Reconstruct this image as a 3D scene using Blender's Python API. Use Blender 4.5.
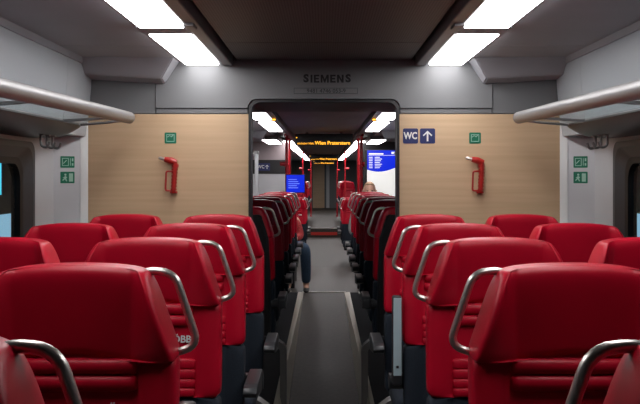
import bpy, bmesh, math, random
from mathutils import Vector, Matrix

# ------------------------------------------------------------------ camera, world, exposure
for o in list(bpy.data.objects):
    bpy.data.objects.remove(o)
SC = bpy.context.scene
COL = SC.collection
CAMZ = 1.45
FPX = 842.0
cam_d = bpy.data.cameras.new('camera')
cam = bpy.data.objects.new('camera', cam_d)
COL.objects.link(cam)
cam.location = (0, 0, CAMZ)
cam.rotation_euler = (math.pi / 2, 0, 0)
cam_d.sensor_width = 36
cam_d.lens = FPX / 640 * 36
cam_d.shift_x = -4 / 640
cam_d.shift_y = -27 / 640
cam_d.clip_start = 0.02
cam_d.clip_end = 200
SC.camera = cam
SC.view_settings.view_transform = 'Standard'
SC.view_settings.look = 'None'
SC.view_settings.gamma = 1
SC.view_settings.use_curve_mapping = False
SC.view_settings.exposure = 0.0
W = bpy.data.worlds.new('world')
SC.world = W
W.use_nodes = True
W.node_tree.nodes['Background'].inputs[0].default_value = (0.35, 0.58, 0.85, 1)
W.node_tree.nodes['Background'].inputs[1].default_value = 0.06
LIGHT_E = 12.0

# ------------------------------------------------------------------ materials
MATS = {}


def mat(name, col, rough=0.5, metal=0.0, noise=0.0, nscale=20.0, bump=0.0, bscale=200.0, emit=None, es=0.0,
        spec=0.5, coat=0.0, stretch=None, alpha=None):
    if name in MATS:
        return MATS[name]
    m = bpy.data.materials.new(name)
    m.use_nodes = True
    nt = m.node_tree
    b = nt.nodes['Principled BSDF']
    b.inputs['Base Color'].default_value = (*col, 1)
    b.inputs['Roughness'].default_value = rough
    b.inputs['Metallic'].default_value = metal
    b.inputs['Specular IOR Level'].default_value = spec
    b.inputs['Coat Weight'].default_value = coat
    if emit:
        b.inputs['Emission Color'].default_value = (*emit, 1)
        b.inputs['Emission Strength'].default_value = es
    tc = nt.nodes.new('ShaderNodeTexCoord')
    mp = nt.nodes.new('ShaderNodeMapping')
    nt.links.new(tc.outputs['Object'], mp.inputs[0])
    if stretch:
        mp.inputs['Scale'].default_value = stretch
    if noise > 0:
        n = nt.nodes.new('ShaderNodeTexNoise')
        n.inputs['Scale'].default_value = nscale
        n.inputs['Detail'].default_value = 4
        nt.links.new(mp.outputs[0], n.inputs['Vector'])
        r = nt.nodes.new('ShaderNodeValToRGB')
        r.color_ramp.elements[0].position = 0.3
        r.color_ramp.elements[1].position = 0.7
        r.color_ramp.elements[0].color = (*[c * (1 - noise) for c in col], 1)
        r.color_ramp.elements[1].color = (*[min(1, c * (1 + noise)) for c in col], 1)
        nt.links.new(n.outputs['Fac'], r.inputs[0])
        nt.links.new(r.outputs[0], b.inputs['Base Color'])
    if bump > 0:
        n2 = nt.nodes.new('ShaderNodeTexNoise')
        n2.inputs['Scale'].default_value = bscale
        nt.links.new(mp.outputs[0], n2.inputs['Vector'])
        bp = nt.nodes.new('ShaderNodeBump')
        bp.inputs['Strength'].default_value = bump
        bp.inputs['Distance'].default_value = 0.002
        nt.links.new(n2.outputs['Fac'], bp.inputs['Height'])
        nt.links.new(bp.outputs[0], b.inputs['Normal'])
    MATS[name] = m
    return m


def wood_mat():
    m = mat('wood', (0.52, 0.36, 0.22), rough=0.45)
    nt = m.node_tree
    b = nt.nodes['Principled BSDF']
    tc = nt.nodes.new('ShaderNodeTexCoord')
    mp = nt.nodes.new('ShaderNodeMapping')
    mp.inputs['Scale'].default_value = (0.5, 1, 14)
    nt.links.new(tc.outputs['Object'], mp.inputs[0])
    n = nt.nodes.new('ShaderNodeTexNoise')
    n.inputs['Scale'].default_value = 3.0
    n.inputs['Detail'].default_value = 6
    nt.links.new(mp.outputs[0], n.inputs['Vector'])
    r = nt.nodes.new('ShaderNodeValToRGB')
    r.color_ramp.elements[0].position = 0.25
    r.color_ramp.elements[1].position = 0.75
    r.color_ramp.elements[0].color = (0.54, 0.37, 0.22, 1)
    r.color_ramp.elements[1].color = (0.63, 0.445, 0.275, 1)
    nt.links.new(n.outputs['Fac'], r.inputs[0])
    nt.links.new(r.outputs[0], b.inputs['Base Color'])
    return m


def perforated_mat():
    m = mat('perforated_panel', (0.10, 0.088, 0.085), rough=0.55)
    nt = m.node_tree
    b = nt.nodes['Principled BSDF']
    tc = nt.nodes.new('ShaderNodeTexCoord')
    mp = nt.nodes.new('ShaderNodeMapping')
    mp.inputs['Scale'].default_value = (90, 90, 0.0)
    nt.links.new(tc.outputs['Object'], mp.inputs[0])
    v = nt.nodes.new('ShaderNodeTexVoronoi')
    v.inputs['Scale'].default_value = 1.0
    v.inputs['Randomness'].default_value = 0.0
    nt.links.new(mp.outputs[0], v.inputs['Vector'])
    r = nt.nodes.new('ShaderNodeValToRGB')
    r.color_ramp.elements[0].position = 0.22
    r.color_ramp.elements[1].position = 0.30
    r.color_ramp.elements[0].color = (0.03, 0.029, 0.029, 1)
    r.color_ramp.elements[1].color = (0.125, 0.122, 0.122, 1)
    nt.links.new(v.outputs['Distance'], r.inputs[0])
    nt.links.new(r.outputs[0], b.inputs['Base Color'])
    return m


WOOD = wood_mat()
PERF = perforated_mat()
RED = mat('red_leather', (0.50, 0.002, 0.021), rough=0.40, noise=0.08, nscale=9, bump=0.12, bscale=500, spec=0.28)
BLUE = mat('blue_fabric', (0.008, 0.015, 0.026), rough=0.9, noise=0.35, nscale=300)
SHELL = mat('dark_shell', (0.022, 0.023, 0.026), rough=0.45)
BLACK = mat('black_plastic', (0.008, 0.008, 0.009), rough=0.5)
ARMP = mat('armrest_plastic', (0.038, 0.041, 0.045), rough=0.35)
ARMT = mat('armrest_underside', (0.48, 0.62, 0.66), rough=0.35)
ALU = mat('brushed_aluminium', (0.62, 0.58, 0.54), rough=0.33, metal=0.9, noise=0.08, nscale=60)
RAILM = mat('rail_metal', (0.29, 0.285, 0.285), rough=0.42, metal=0.6)
LEGM = mat('leg_metal', (0.16, 0.155, 0.15), rough=0.4, metal=0.2)
GREYP = mat('grey_panel', (0.165, 0.17, 0.175), rough=0.5, noise=0.04, nscale=3)
GREYD = mat('grey_panel_dark', (0.115, 0.12, 0.125), rough=0.55)
GREYL = mat('light_grey_panel', (0.58, 0.59, 0.61), rough=0.5, noise=0.03, nscale=3)
CEILO = mat('outer_ceiling', (0.32, 0.325, 0.35), rough=0.6, noise=0.04, nscale=3)
UPP = mat('upper_side_panel', (0.46, 0.50, 0.53), rough=0.5)
TRIMD = mat('dark_trim', (0.045, 0.046, 0.05), rough=0.4)
CONS = mat('rack_console', (0.028, 0.026, 0.026), rough=0.42)
TRIMG = mat('light_trim', (0.17, 0.16, 0.165), rough=0.4)
DARKF = mat('window_frame_dark', (0.045, 0.05, 0.058), rough=0.4)
FLOORM = mat('aisle_lino', (0.046, 0.038, 0.031), rough=0.5, spec=0.35, noise=0.25, nscale=30)
PLATM = mat('platform_carpet', (0.012, 0.013, 0.016), rough=0.9, spec=0.2, noise=0.3, nscale=60)
STRIP = mat('edge_strip_metal', (0.50, 0.46, 0.38), rough=0.4, metal=0.2)
GREEN = mat('sign_green', (0.0, 0.16, 0.085), rough=0.4)
WHITE = mat('sign_white', (0.75, 0.77, 0.76), rough=0.5)
MINT = mat('sign_mint', (0.35, 0.60, 0.48), rough=0.5)
NAVY = mat('sign_navy', (0.012, 0.022, 0.12), rough=0.4)
HRED = mat('hammer_red', (0.42, 0.018, 0.014), rough=0.35)
INK = mat('ink_dark', (0.012, 0.012, 0.014), rough=0.5)
POLE = mat('pole_red', (0.55, 0.008, 0.02), rough=0.35)
AMBER = mat('led_amber', (0.1, 0.04, 0), emit=(1.0, 0.42, 0.03), es=2.2)
DIFF = mat('light_diffuser', (0.9, 0.9, 0.9), rough=0.5, emit=(1.0, 0.975, 0.985), es=LIGHT_E)
SCRB = mat('screen_blue', (0.0, 0.005, 0.08), rough=0.3, emit=(0.0, 0.02, 0.78), es=0.9)
SCRW = mat('screen_white', (0.7, 0.7, 0.68), rough=0.4, emit=(0.9, 0.9, 0.86), es=0.55)
SCRG = mat('screen_map_line', (0.55, 0.57, 0.5), rough=0.4, emit=(0.65, 0.68, 0.6), es=0.5)
CYAN = mat('lightbox_cyan', (0.1, 0.6, 0.7), emit=(0.12, 0.75, 0.95), es=1.1)
PALEB = mat('lightbox_pale', (0.4, 0.5, 0.55), emit=(0.42, 0.62, 0.75), es=0.8)
PALE = mat('pale_concrete', (0.5, 0.55, 0.58), rough=0.8, noise=0.1, nscale=8)
ASPH = mat('dark_asphalt', (0.03, 0.03, 0.032), rough=0.9, noise=0.3, nscale=20)
STEPR = mat('step_red', (0.45, 0.02, 0.01), rough=0.5)
MAUVE = mat('mauve_panel', (0.34, 0.28, 0.29), rough=0.5)
SKIN = mat('skin', (0.55, 0.30, 0.21), rough=0.55)
HAIR = mat('hair_brown', (0.05, 0.028, 0.016), rough=0.6)
HAIRB = mat('hair_fair', (0.42, 0.26, 0.15), rough=0.6)
JEANS = mat('jeans', (0.035, 0.07, 0.12), rough=0.85, noise=0.3, nscale=80)
SHIRT = mat('shirt_red', (0.35, 0.03, 0.03), rough=0.85, noise=0.4, nscale=60)
SHIRTW = mat('shirt_grey', (0.25, 0.24, 0.23), rough=0.85)
SHOE = mat('shoe_dark', (0.02, 0.018, 0.016), rough=0.5)
SOLE = mat('shoe_sole', (0.55, 0.53, 0.48), rough=0.7)
EYE = mat('eye_dark', (0.01, 0.008, 0.006), rough=0.3)



def clear_glass(name, tint, gloss):
    m = bpy.data.materials.new(name)
    m.use_nodes = True
    nt = m.node_tree
    out = nt.nodes['Material Output']
    nt.nodes.remove(nt.nodes['Principled BSDF'])
    tr = nt.nodes.new('ShaderNodeBsdfTransparent')
    tr.inputs[0].default_value = (*tint, 1)
    gl = nt.nodes.new('ShaderNodeBsdfGlossy')
    gl.inputs['Roughness'].default_value = 0.04
    mx = nt.nodes.new('ShaderNodeMixShader')
    mx.inputs[0].default_value = gloss
    nt.links.new(tr.outputs[0], mx.inputs[1])
    nt.links.new(gl.outputs[0], mx.inputs[2])
    nt.links.new(mx.outputs[0], out.inputs[0])
    return m


GLASS = clear_glass('window_glass', (0.80, 0.92, 0.97), 0.05)
GLASS2 = clear_glass('shelf_glass', (0.90, 0.93, 0.93), 0.08)

# ------------------------------------------------------------------ helpers


def link(o, parent=None):
    COL.objects.link(o)
    if parent is not None:
        o.parent = parent
    return o


def obj(name, bm, m, parent=None, smooth=False, autos=None):
    me = bpy.data.meshes.new(name)
    bmesh.ops.recalc_face_normals(bm, faces=bm.faces[:])
    if smooth:
        for f in bm.faces:
            f.smooth = True
        if autos:
            for e in bm.edges:
                if len(e.link_faces) == 2 and e.calc_face_angle(0) > math.radians(autos):
                    e.smooth = False
    bm.to_mesh(me)
    bm.free()
    me.materials.append(m)
    return link(bpy.data.objects.new(name, me), parent)


def tag(o, label, cat, group=None):
    o['label'] = label
    o['category'] = cat
    if group:
        o['group'] = group
    return o


def struct(o, label=None, cat=None):
    o['kind'] = 'structure'
    if label:
        o['label'] = label
    if cat:
        o['category'] = cat
    return o


def thing(name, label, cat, loc=(0, 0, 0), rz=0, group=None):
    o = bpy.data.objects.new(name, None)
    o.empty_display_size = 0.05
    o.location = loc
    o.rotation_euler = (0, 0, rz)
    link(o)
    return tag(o, label, cat, group)


def box(bm, x0, x1, y0, y1, z0, z1, bev=0.0, seg=2):
    t = bmesh.new()
    bmesh.ops.create_cube(t, size=1)
    for v in t.verts:
        v.co = Vector(((x0 + x1) / 2 + v.co.x * (x1 - x0), (y0 + y1) / 2 + v.co.y * (y1 - y0), (z0 + z1) / 2 + v.co.z * (z1 - z0)))
    if bev > 0:
        bmesh.ops.bevel(t, geom=t.edges[:], offset=bev, segments=seg, affect='EDGES', profile=0.5)
    merge(bm, t)
    return bm


def merge(bm, t, mtx=None):
    mp = {}
    for v in t.verts:
        mp[v] = bm.verts.new(mtx @ v.co if mtx else v.co)
    for f in t.faces:
        try:
            bm.faces.new([mp[v] for v in f.verts])
        except ValueError:
            pass
    t.free()


def B(*a, **k):
    return box(bmesh.new(), *a, **k)


def prism(bm, pts, axis, a0, a1, bev=0.0):
    """extrude the 2-D outline pts along axis from a0 to a1"""
    def P(u, v, a):
        return {'x': (a, u, v), 'y': (u, a, v), 'z': (u, v, a)}[axis]
    t = bmesh.new()
    lo = [t.verts.new(P(u, v, a0)) for u, v in pts]
    hi = [t.verts.new(P(u, v, a1)) for u, v in pts]
    n = len(pts)
    t.faces.new(lo)
    t.faces.new(hi[::-1])
    for i in range(n):
        t.faces.new([lo[i], hi[i], hi[(i + 1) % n], lo[(i + 1) % n]])
    if bev > 0:
        bmesh.ops.bevel(t, geom=t.edges[:], offset=bev, segments=2, affect='EDGES', profile=0.5)
    merge(bm, t)
    return bm


def loft(bm, rings, closed=True, caps=True):
    vs = [[bm.verts.new(p) for p in r] for r in rings]
    n = len(rings[0])
    for a, b in zip(vs, vs[1:]):
        for i in range(n if closed else n - 1):
            j = (i + 1) % n
            bm.faces.new([a[i], a[j], b[j], b[i]])
    if caps:
        bm.faces.new(vs[0][::-1])
        bm.faces.new(vs[-1])
    return bm


def fillet(pts, r, n=5):
    pts = [Vector(p) for p in pts]
    out = [pts[0]]
    for a, b, c in zip(pts, pts[1:], pts[2:]):
        d1 = (a - b).normalized()
        d2 = (c - b).normalized()
        L = min(r, (a - b).length * 0.49, (c - b).length * 0.49)
        p1 = b + d1 * L
        p2 = b + d2 * L
        for k in range(n + 1):
            t = k / n
            out.append(p1 * (1 - t) ** 2 + b * 2 * t * (1 - t) + p2 * t * t)
    out.append(pts[-1])
    return out


def tube(bm, pts, r, n=10, caps=True, closed=False):
    pts = [Vector(p) for p in pts]
    rr = r if isinstance(r, (list, tuple)) else [r] * len(pts)
    rings = []
    up = None
    for i, p in enumerate(pts):
        a = pts[max(0, i - 1)]
        b = pts[min(len(pts) - 1, i + 1)]
        if closed:
            a = pts[i - 1]
            b = pts[(i + 1) % len(pts)]
        d = (b - a).normalized()
        if up is None:
            up = Vector((0, 0, 1)) if abs(d.z) < 0.9 else Vector((0, 1, 0))
        s = d.cross(up).normalized()
        up = s.cross(d).normalized()
        rings.append([p + (s * math.cos(2 * math.pi * k / n) + up * math.sin(2 * math.pi * k / n)) * rr[i] for k in range(n)])
    if closed:
        rings.append(rings[0])
        return loft(bm, rings, caps=False)
    return loft(bm, rings, caps=caps)


def bake(o, name=None):
    """apply modifiers of o to its mesh"""
    dg = bpy.context.evaluated_depsgraph_get()
    ev = o.evaluated_get(dg)
    me = bpy.data.meshes.new_from_object(ev)
    o.modifiers.clear()
    o.data = me
    return o


def subsurf(o, lv=2):
    md = o.modifiers.new('s', 'SUBSURF')
    md.levels = lv
    md.render_levels = lv
    bake(o)
    for p in o.data.polygons:
        p.use_smooth = True
    return o


def text(name, s, size, m, parent=None, loc=(0, 0, 0), rot=(math.pi / 2, 0, 0), ext=0.0008, bold=0.0, align='CENTER', sx=1.0, spacing=1.0):
    cu = bpy.data.curves.new(name, 'FONT')
    cu.body = s
    cu.size = size
    cu.extrude = ext
    cu.offset = bold
    cu.space_character = spacing
    cu.align_x = align
    cu.align_y = 'CENTER'
    cu.resolution_u = 3
    tmp = bpy.data.objects.new('tmp', cu)
    COL.objects.link(tmp)
    dg = bpy.context.evaluated_depsgraph_get()
    me = bpy.data.meshes.new_from_object(tmp.evaluated_get(dg))
    bpy.data.objects.remove(tmp)
    me.transform(Matrix.Diagonal((sx, 1, 1, 1)))
    me.materials.clear()
    me.materials.append(m)
    o = bpy.data.objects.new(name, me)
    o.location = loc
    o.rotation_euler = rot
    return link(o, parent)


def copy_tree(o, parent=None):
    c = o.copy()
    COL.objects.link(c)
    c.parent = parent
    for ch in list(o.children):
        copy_tree(ch, c)
    return c


# ------------------------------------------------------------------ the setting
YB = -2.2          # wall behind
YW = 4.6           # wood end wall
HW = 1.29          # half width at the end wall
SX = 1.44          # side wall (lower)
YE = 37.0          # far end wall
CZ = 2.075

# floor: aisle with ramp
fl = obj('floor', loft(bmesh.new(), [[(-0.27, y, z), (0.27, y, z), (0.27, y, z - 0.1), (-0.27, y, z - 0.1)] for y, z in
         ((YB, -0.18), (6.0, -0.18), (10.4, 0.0))]), FLOORM)
struct(fl)
for s in (-1, 1):
    a, b = (0.31, 1.5)
    obj('seat_platform', prism(bmesh.new(), [(s * 0.31, 0), (s * 1.5, 0), (s * 1.5, -0.28), (s * 0.262, -0.28), (s * 0.262, -0.2)], 'y', YB, 10.4), PLATM, fl)
    bm = bmesh.new()
    loft(bm, [[(s * 0.318, y, 0.006), (s * 0.292, y, 0.006), (s * 0.252, y, z), (s * 0.27, y, z - 0.03)] for y, z in
              ((YB, -0.18), (6.0, -0.18), (10.4, 0.002))])
    obj('edge_strip', bm, STRIP, fl)
bm = bmesh.new()
box(bm, -0.27, 0.27, 10.39, 10.43, -0.02, 0.006)
obj('joint_strip', bm, ALU, fl)
bm = bmesh.new()
loft(bm, [[(-1.5, y, z), (1.5, y, z), (1.5, y, z - 0.1), (-1.5, y, z - 0.1)] for y, z in ((10.4, 0.0), (15.5, -0.25), (23.0, -0.25))])
obj('entrance_floor', bm, FLOORM, fl)
bm = bmesh.new()
box(bm, -1.5, 1.5, 23.0, YE + 0.2, -0.5, 0.0)
obj('upper_floor', bm, FLOORM, fl)
bm = bmesh.new()
box(bm, -0.36, 0.36, 22.975, 23.0, -0.19, -0.11)
obj('step_stripe', bm, STEPR, fl)
bm = bmesh.new()
box(bm, -0.36, 0.36, 22.98, 23.03, -0.02, 0.006)
obj('step_nosing', bm, ALU, fl)

# ceiling
ce = obj('ceiling', B(-1.5, 1.5, YB, YE + 0.2, CZ + 0.05, CZ + 0.12), TRIMD)
struct(ce)
ys = [-2.2, 0.9, 2.45, 4.0, 4.6] + [4.66 + 1.55 * k for k in range(0, 21)]
for a, b in zip(ys, ys[1:]):
    obj('centre_ceiling_panel', B(-0.478, 0.478, a + 0.003, b - 0.003, CZ + 0.005, CZ + 0.05, bev=0.003, seg=1), PERF, ce)
    for s in (-1, 1):
        x0, x1 = sorted((s * 0.775, s * 1.42))
        obj('outer_ceiling_panel', B(x0, x1, a + 0.002, b - 0.002, CZ - 0.01, CZ + 0.05, bev=0.002, seg=1), CEILO, ce)

# side walls
WIN = {'A': [(0.55, 2.2), (2.5, 4.15)], 'B': [(5.3, 7.4), (7.8, 9.9)]}


def side_wall(s, y0, y1, wins, name):
    xa, xb = sorted((s * SX, s * (SX + 0.08)))
    w = struct(obj(name, B(xa, xb, y0, y1, -0.3, 0.72), GREYL))
    obj('wall_panel', B(xa, xb, y0, y1, 1.60, 1.80), GREYL, w)
    edges = [y0] + [v for ab in wins for v in ab] + [y1]
    for a, b in zip(edges[::2], edges[1::2]):
        obj('wall_panel', B(xa, xb, a, b, 0.72, 1.60), GREYL, w)
    return w


def rrect(x0, x1, z0, z1, r, n=6):
    out = []
    for cx, cz, a0 in ((x1 - r, z1 - r, 0), (x0 + r, z1 - r, 90), (x0 + r, z0 + r, 180), (x1 - r, z0 + r, 270)):
        for k in range(n + 1):
            a = math.radians(a0 + 90 * k / n)
            out.append((cx + r * math.cos(a), cz + r * math.sin(a)))
    return out


wn = [0]


def window(s, y0, y1):
    wn[0] += 1
    e = bpy.data.objects.new('window_%d' % wn[0], None)
    link(e)
    struct(e)
    out = rrect(y0 - 0.012, y1 + 0.012, 0.708, 1.612, 0.06)
    mid = rrect(y0 + 0.015, y1 - 0.015, 0.735, 1.585, 0.08)
    inn = rrect(y0 + 0.085, y1 - 0.085, 0.79, 1.535, 0.09)
    bm = bmesh.new()
    x = s * SX
    rings = [[(x + s * 0.02, a, z) for a, z in out], [(x - s * 0.012, a, z) for a, z in out], [(x - s * 0.012, a, z) for a, z in mid],
             [(x + s * 0.012, a, z) for a, z in inn], [(x + s * 0.06, a, z) for a, z in inn]]
    loft(bm, rings, caps=False)
    obj('window_frame', bm, DARKF, e)
    bm = bmesh.new()
    in2 = rrect(y0 + 0.115, y1 - 0.115, 0.82, 1.505, 0.085)
    loft(bm, [[(x + s * 0.012, a, z) for a, z in inn], [(x + s * 0.016, a, z) for a, z in in2], [(x + s * 0.06, a, z) for a, z in in2]], caps=False)
    obj('window_seal', bm, BLACK, e)
    bm = bmesh.new()
    pts = rrect(y0 + 0.10, y1 - 0.10, 0.805, 1.52, 0.09)
    prism(bm, pts, 'x', x + s * 0.030, x + s * 0.036)
    obj('window_pane', bm, GLASS, e)


for s, nm in ((-1, 'wall_left'), (1, 'wall_right')):
    w = side_wall(s, YB, 4.48, WIN['A'], nm)
    # angled corner panel that faces down the car
    bm = bmesh.new()
    prism(bm, [(s * HW, 4.60), (s * (HW + 0.03), 4.576), (s * 1.44, 4.48), (s * 1.56, 4.48), (s * 1.56, 4.68), (s * HW, 4.68)], 'z', -0.3, 1.80)
    obj('corner_panel', bm, GREYL, w)
    bm = bmesh.new()
    prism(bm, [(s * (HW - 0.002), 4.595), (s * (HW + 0.032), 4.568), (s * (HW + 0.036), 4.58), (s * HW, 4.61)], 'z', -0.2, 1.78)
    obj('corner_strip', bm, WHITE, w)
    # panels above the rack
    for a, b in ((YB, 0.6), (0.6, 2.4), (2.4, 4.17), (4.17, 4.6)):
        bm = bmesh.new()
        prism(bm, [(s * 1.300, 1.66), (s * 1.285, 1.78), (s * 1.272, 1.92), (s * 1.268, 2.0), (s * 1.272, 2.035), (s * 1.35, 2.035), (s * 1.35, 1.66)], 'y', a + 0.002, b - 0.002)
        obj('upper_panel', bm, UPP, w, smooth=True, autos=35)
        bm = bmesh.new()
        prism(bm, [(s * 1.262, 2.035), (s * 1.255, CZ - 0.006), (s * 1.38, CZ - 0.006), (s * 1.38, 2.035)], 'y', a + 0.001, b - 0.001)
        obj('cornice', bm, CEILO, w)
    for a, b in WIN['A']:
        window(s, a, b)
for s, nm in ((-1, 'wall_left_front'), (1, 'wall_right_front')):
    w = side_wall(s, 4.68, 11.9, WIN['B'], nm)
    xa, xb = sorted((s * 1.285, s * 1.36))
    obj('upper_panel', B(xa, xb, 4.68, 11.9, 1.66, CZ - 0.005), UPP, w)
    for a, b in WIN['B']:
        window(s, a, b)
    w2 = struct(obj(nm.replace('front', 'far'), B(*sorted((s * SX, s * (SX + 0.08))), 11.9, YE + 0.1, -0.5, CZ + 0.05), GREYD))
    # exterior doors in the entrance
    for y in (13.0,):
        d = struct(obj('door_%d' % (2 if s < 0 else 3), B(*sorted((s * (SX - 0.03), s * (SX + 0.02))), y, y + 1.4, -0.12, 1.85), POLE))
        for k in (0, 1):
            obj('door_pane', B(*sorted((s * (SX - 0.036), s * (SX - 0.028))), y + 0.1 + 0.68 * k, y + 0.6 + 0.68 * k, 0.6, 1.65, bev=0.002), BLACK, d)
    for k in range(5):
        y = 23.8 + 2.6 * k
        obj('window_panel', B(*sorted((s * (SX - 0.01), s * (SX + 0.02))), y, y + 2.0, 0.75, 1.6), DARKF, w2)
struct(obj('wall_back', B(-1.5, 1.5, YB - 0.1, YB, -0.4, CZ + 0.05), GREYD))

# end wall with doorway
PX, PZ, PR = 0.405, 1.854, 0.05
wf = struct(obj('wall_front', B(-1.5, 1.5, YW + 0.03, YW + 0.08, PZ + 0.02, CZ + 0.05), GREYD))
for s in (-1, 1):
    xa, xb = sorted((s * (PX + 0.005), s * HW))
    obj('wood_panel', B(xa, xb, YW, YW + 0.03, -0.28, 1.782, bev=0.002, seg=1), WOOD, wf)
    xa, xb = sorted((s * (PX + 0.005), s * 1.5))
    obj('wall_core', B(xa, xb, YW + 0.03, YW + 0.08, -0.28, PZ + 0.02), GREYD, wf)
    xa, xb = sorted((s * 0.922, s * 1.30))
    obj('side_header_panel', B(xa, xb, YW + 0.004, YW + 0.03, 1.786, CZ, bev=0.002, seg=1), GREYP, wf)
    xa, xb = sorted((s * (PX + 0.012), s * 0.918))
    obj('header_ledge', B(xa, xb, YW + 0.002, YW + 0.03, 1.786, 1.812, bev=0.002, seg=1), GREYP, wf)
# header with arch corners
pts = [(-0.918, 1.816), (-PX - 0.012, 1.816)]
for k in range(7):
    a = math.radians(180 - 90 * k / 6)
    pts.append((-PX - 0.012 + PR + PR * math.cos(a), PZ + 0.012 - PR + PR * math.sin(a)))
for k in range(7):
    a = math.radians(90 - 90 * k / 6)
    pts.append((PX + 0.012 - PR + PR * math.cos(a), PZ + 0.012 - PR + PR * math.sin(a)))
pts += [(PX + 0.012, 1.816), (0.918, 1.816), (0.918, CZ), (-0.918, CZ)]
obj('header_panel', prism(bmesh.new(), pts, 'y', YW - 0.006, YW + 0.028), GREYP, wf)
# doorway frame
d1 = bpy.data.objects.new('door_1', None)
link(d1)
struct(d1)


def arch(hx, zt, r, z0=-0.2):
    p = [(-hx, z0)]
    for k in range(7):
        a = math.radians(180 - 90 * k / 6)
        p.append((-hx + r + r * math.cos(a), zt - r + r * math.sin(a)))
    for k in range(7):
        a = math.radians(90 - 90 * k / 6)
        p.append((hx - r + r * math.cos(a), zt - r + r * math.sin(a)))
    p.append((hx, z0))
    return p


o_, i_ = arch(PX + 0.006, PZ + 0.006, PR + 0.004), arch(PX - 0.008, PZ - 0.008, PR)
bm = bmesh.new()
loft(bm, [[(x, YW + 0.02, z) for x, z in o_], [(x, YW - 0.018, z) for x, z in o_], [(x, YW - 0.02, z) for x, z in i_], [(x, YW + 0.10, z) for x, z in i_]], closed=False, caps=False)
obj('door_frame', bm, BLACK, d1)
bm = bmesh.new()
box(bm, -1.25, 1.25, YW + 0.082, 5.38, PZ + 0.0, CZ + 0.04, bev=0.01)
obj('door_track_box', bm, BLACK, d1)
# writing on the header


def block_letter(ch, x, z0, w, h, t):
    """bold sans letter outlines as flat prisms on the header"""
    bars = {'I': [[(0, 0), (t, 0), (t, h), (0, h)]],
            'E': [[(0, 0), (w, 0), (w, t * .85), (t, t * .85), (t, (h - t * .8) / 2), (w * .9, (h - t * .8) / 2), (w * .9, (h + t * .8) / 2), (t, (h + t * .8) / 2), (t, h - t * .85), (w, h - t * .85), (w, h), (0, h)]],
            'M': [[(0, 0), (t * .9, 0), (t * .9, h * .62), (w / 2 - t * .28, 0), (w / 2 + t * .28, 0), (w - t * .9, h * .62), (w - t * .9, 0), (w, 0), (w, h), (w - t * 1.05, h), (w / 2, h * .42), (t * 1.05, h), (0, h)]],
            'N': [[(0, 0), (t, 0), (t, h * .62), (w - t * 1.05, 0), (w, 0), (w, h), (w - t, h), (w - t, h * .38), (t * 1.05, h), (0, h)]]}
    bm = bmesh.new()
    for p in bars[ch]:
        prism(bm, [(x + a, z0 + b) for a, b in p], 'y', YW - 0.0075, YW - 0.0055)
    return obj('maker_letter', bm, INK, wf)


xx = -0.115
for ch, w in (('S', 0.034), ('I', 0.0105), ('E', 0.030), ('M', 0.044), ('E', 0.030), ('N', 0.036), ('S', 0.034)):
    if ch == 'S':
        text('maker_letter', 'S', 0.058, INK, wf, (xx + w / 2, YW - 0.0065, 1.9755), bold=0.0026, sx=1.05)
    else:
        block_letter(ch, xx, 1.954, w, 0.043, 0.0105)
    xx += w + 0.0075
bm = bmesh.new()
for a in ((-0.164, 0.184, 1.923, 1.925), (-0.164, 0.184, 1.893, 1.895), (-0.164, -0.162, 1.893, 1.925), (0.182, 0.184, 1.893, 1.925)):
    box(bm, a[0], a[1], YW - 0.0072, YW - 0.005, a[2], a[3])
obj('number_outline', bm, INK, wf)
text('number_lettering', '9481 4746 053-9', 0.031, INK, wf, (0.012, YW - 0.0065, 1.908))

# soffit wedges
tn = [0]
for yy in (4.6, 11.9):
    for s in (-1, 1):
        tn[0] += 1
        bm = bmesh.new()
        dy = yy - 4.6
        loft(bm, [[(s * 0.785, 4.40 + dy, CZ - 0.008), (s * 0.87, 4.50 + dy, 1.965), (s * 0.87, 4.60 + dy, 1.945), (s * 0.785, 4.60 + dy, CZ)],
                  [(s * 1.27, 4.37 + dy, CZ - 0.008), (s * 1.275, 4.46 + dy, 1.985), (s * 1.275, 4.60 + dy, 1.97), (s * 1.27, 4.60 + dy, CZ)]])
        bmesh.ops.bevel(bm, geom=bm.edges[:], offset=0.006, segments=2, affect='EDGES')
        struct(obj('trim_%d' % tn[0], bm, CEILO))

# far end wall
we = struct(obj('wall_end', B(-1.5, 1.5, YE, YE + 0.1, 0, CZ + 0.05), GREYD))
obj('wood_panel', B(-0.49, 0.02, YE - 0.03, YE, 0.0, 1.95), WOOD, we)
obj('end_door_leaf', B(0.1, 0.24, YE - 0.03, YE, 0.0, 1.9), GREYL, we)
obj('grey_panel', B(0.26, 0.9, YE - 0.03, YE, 0.0, 2.0), GREYP, we)

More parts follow.
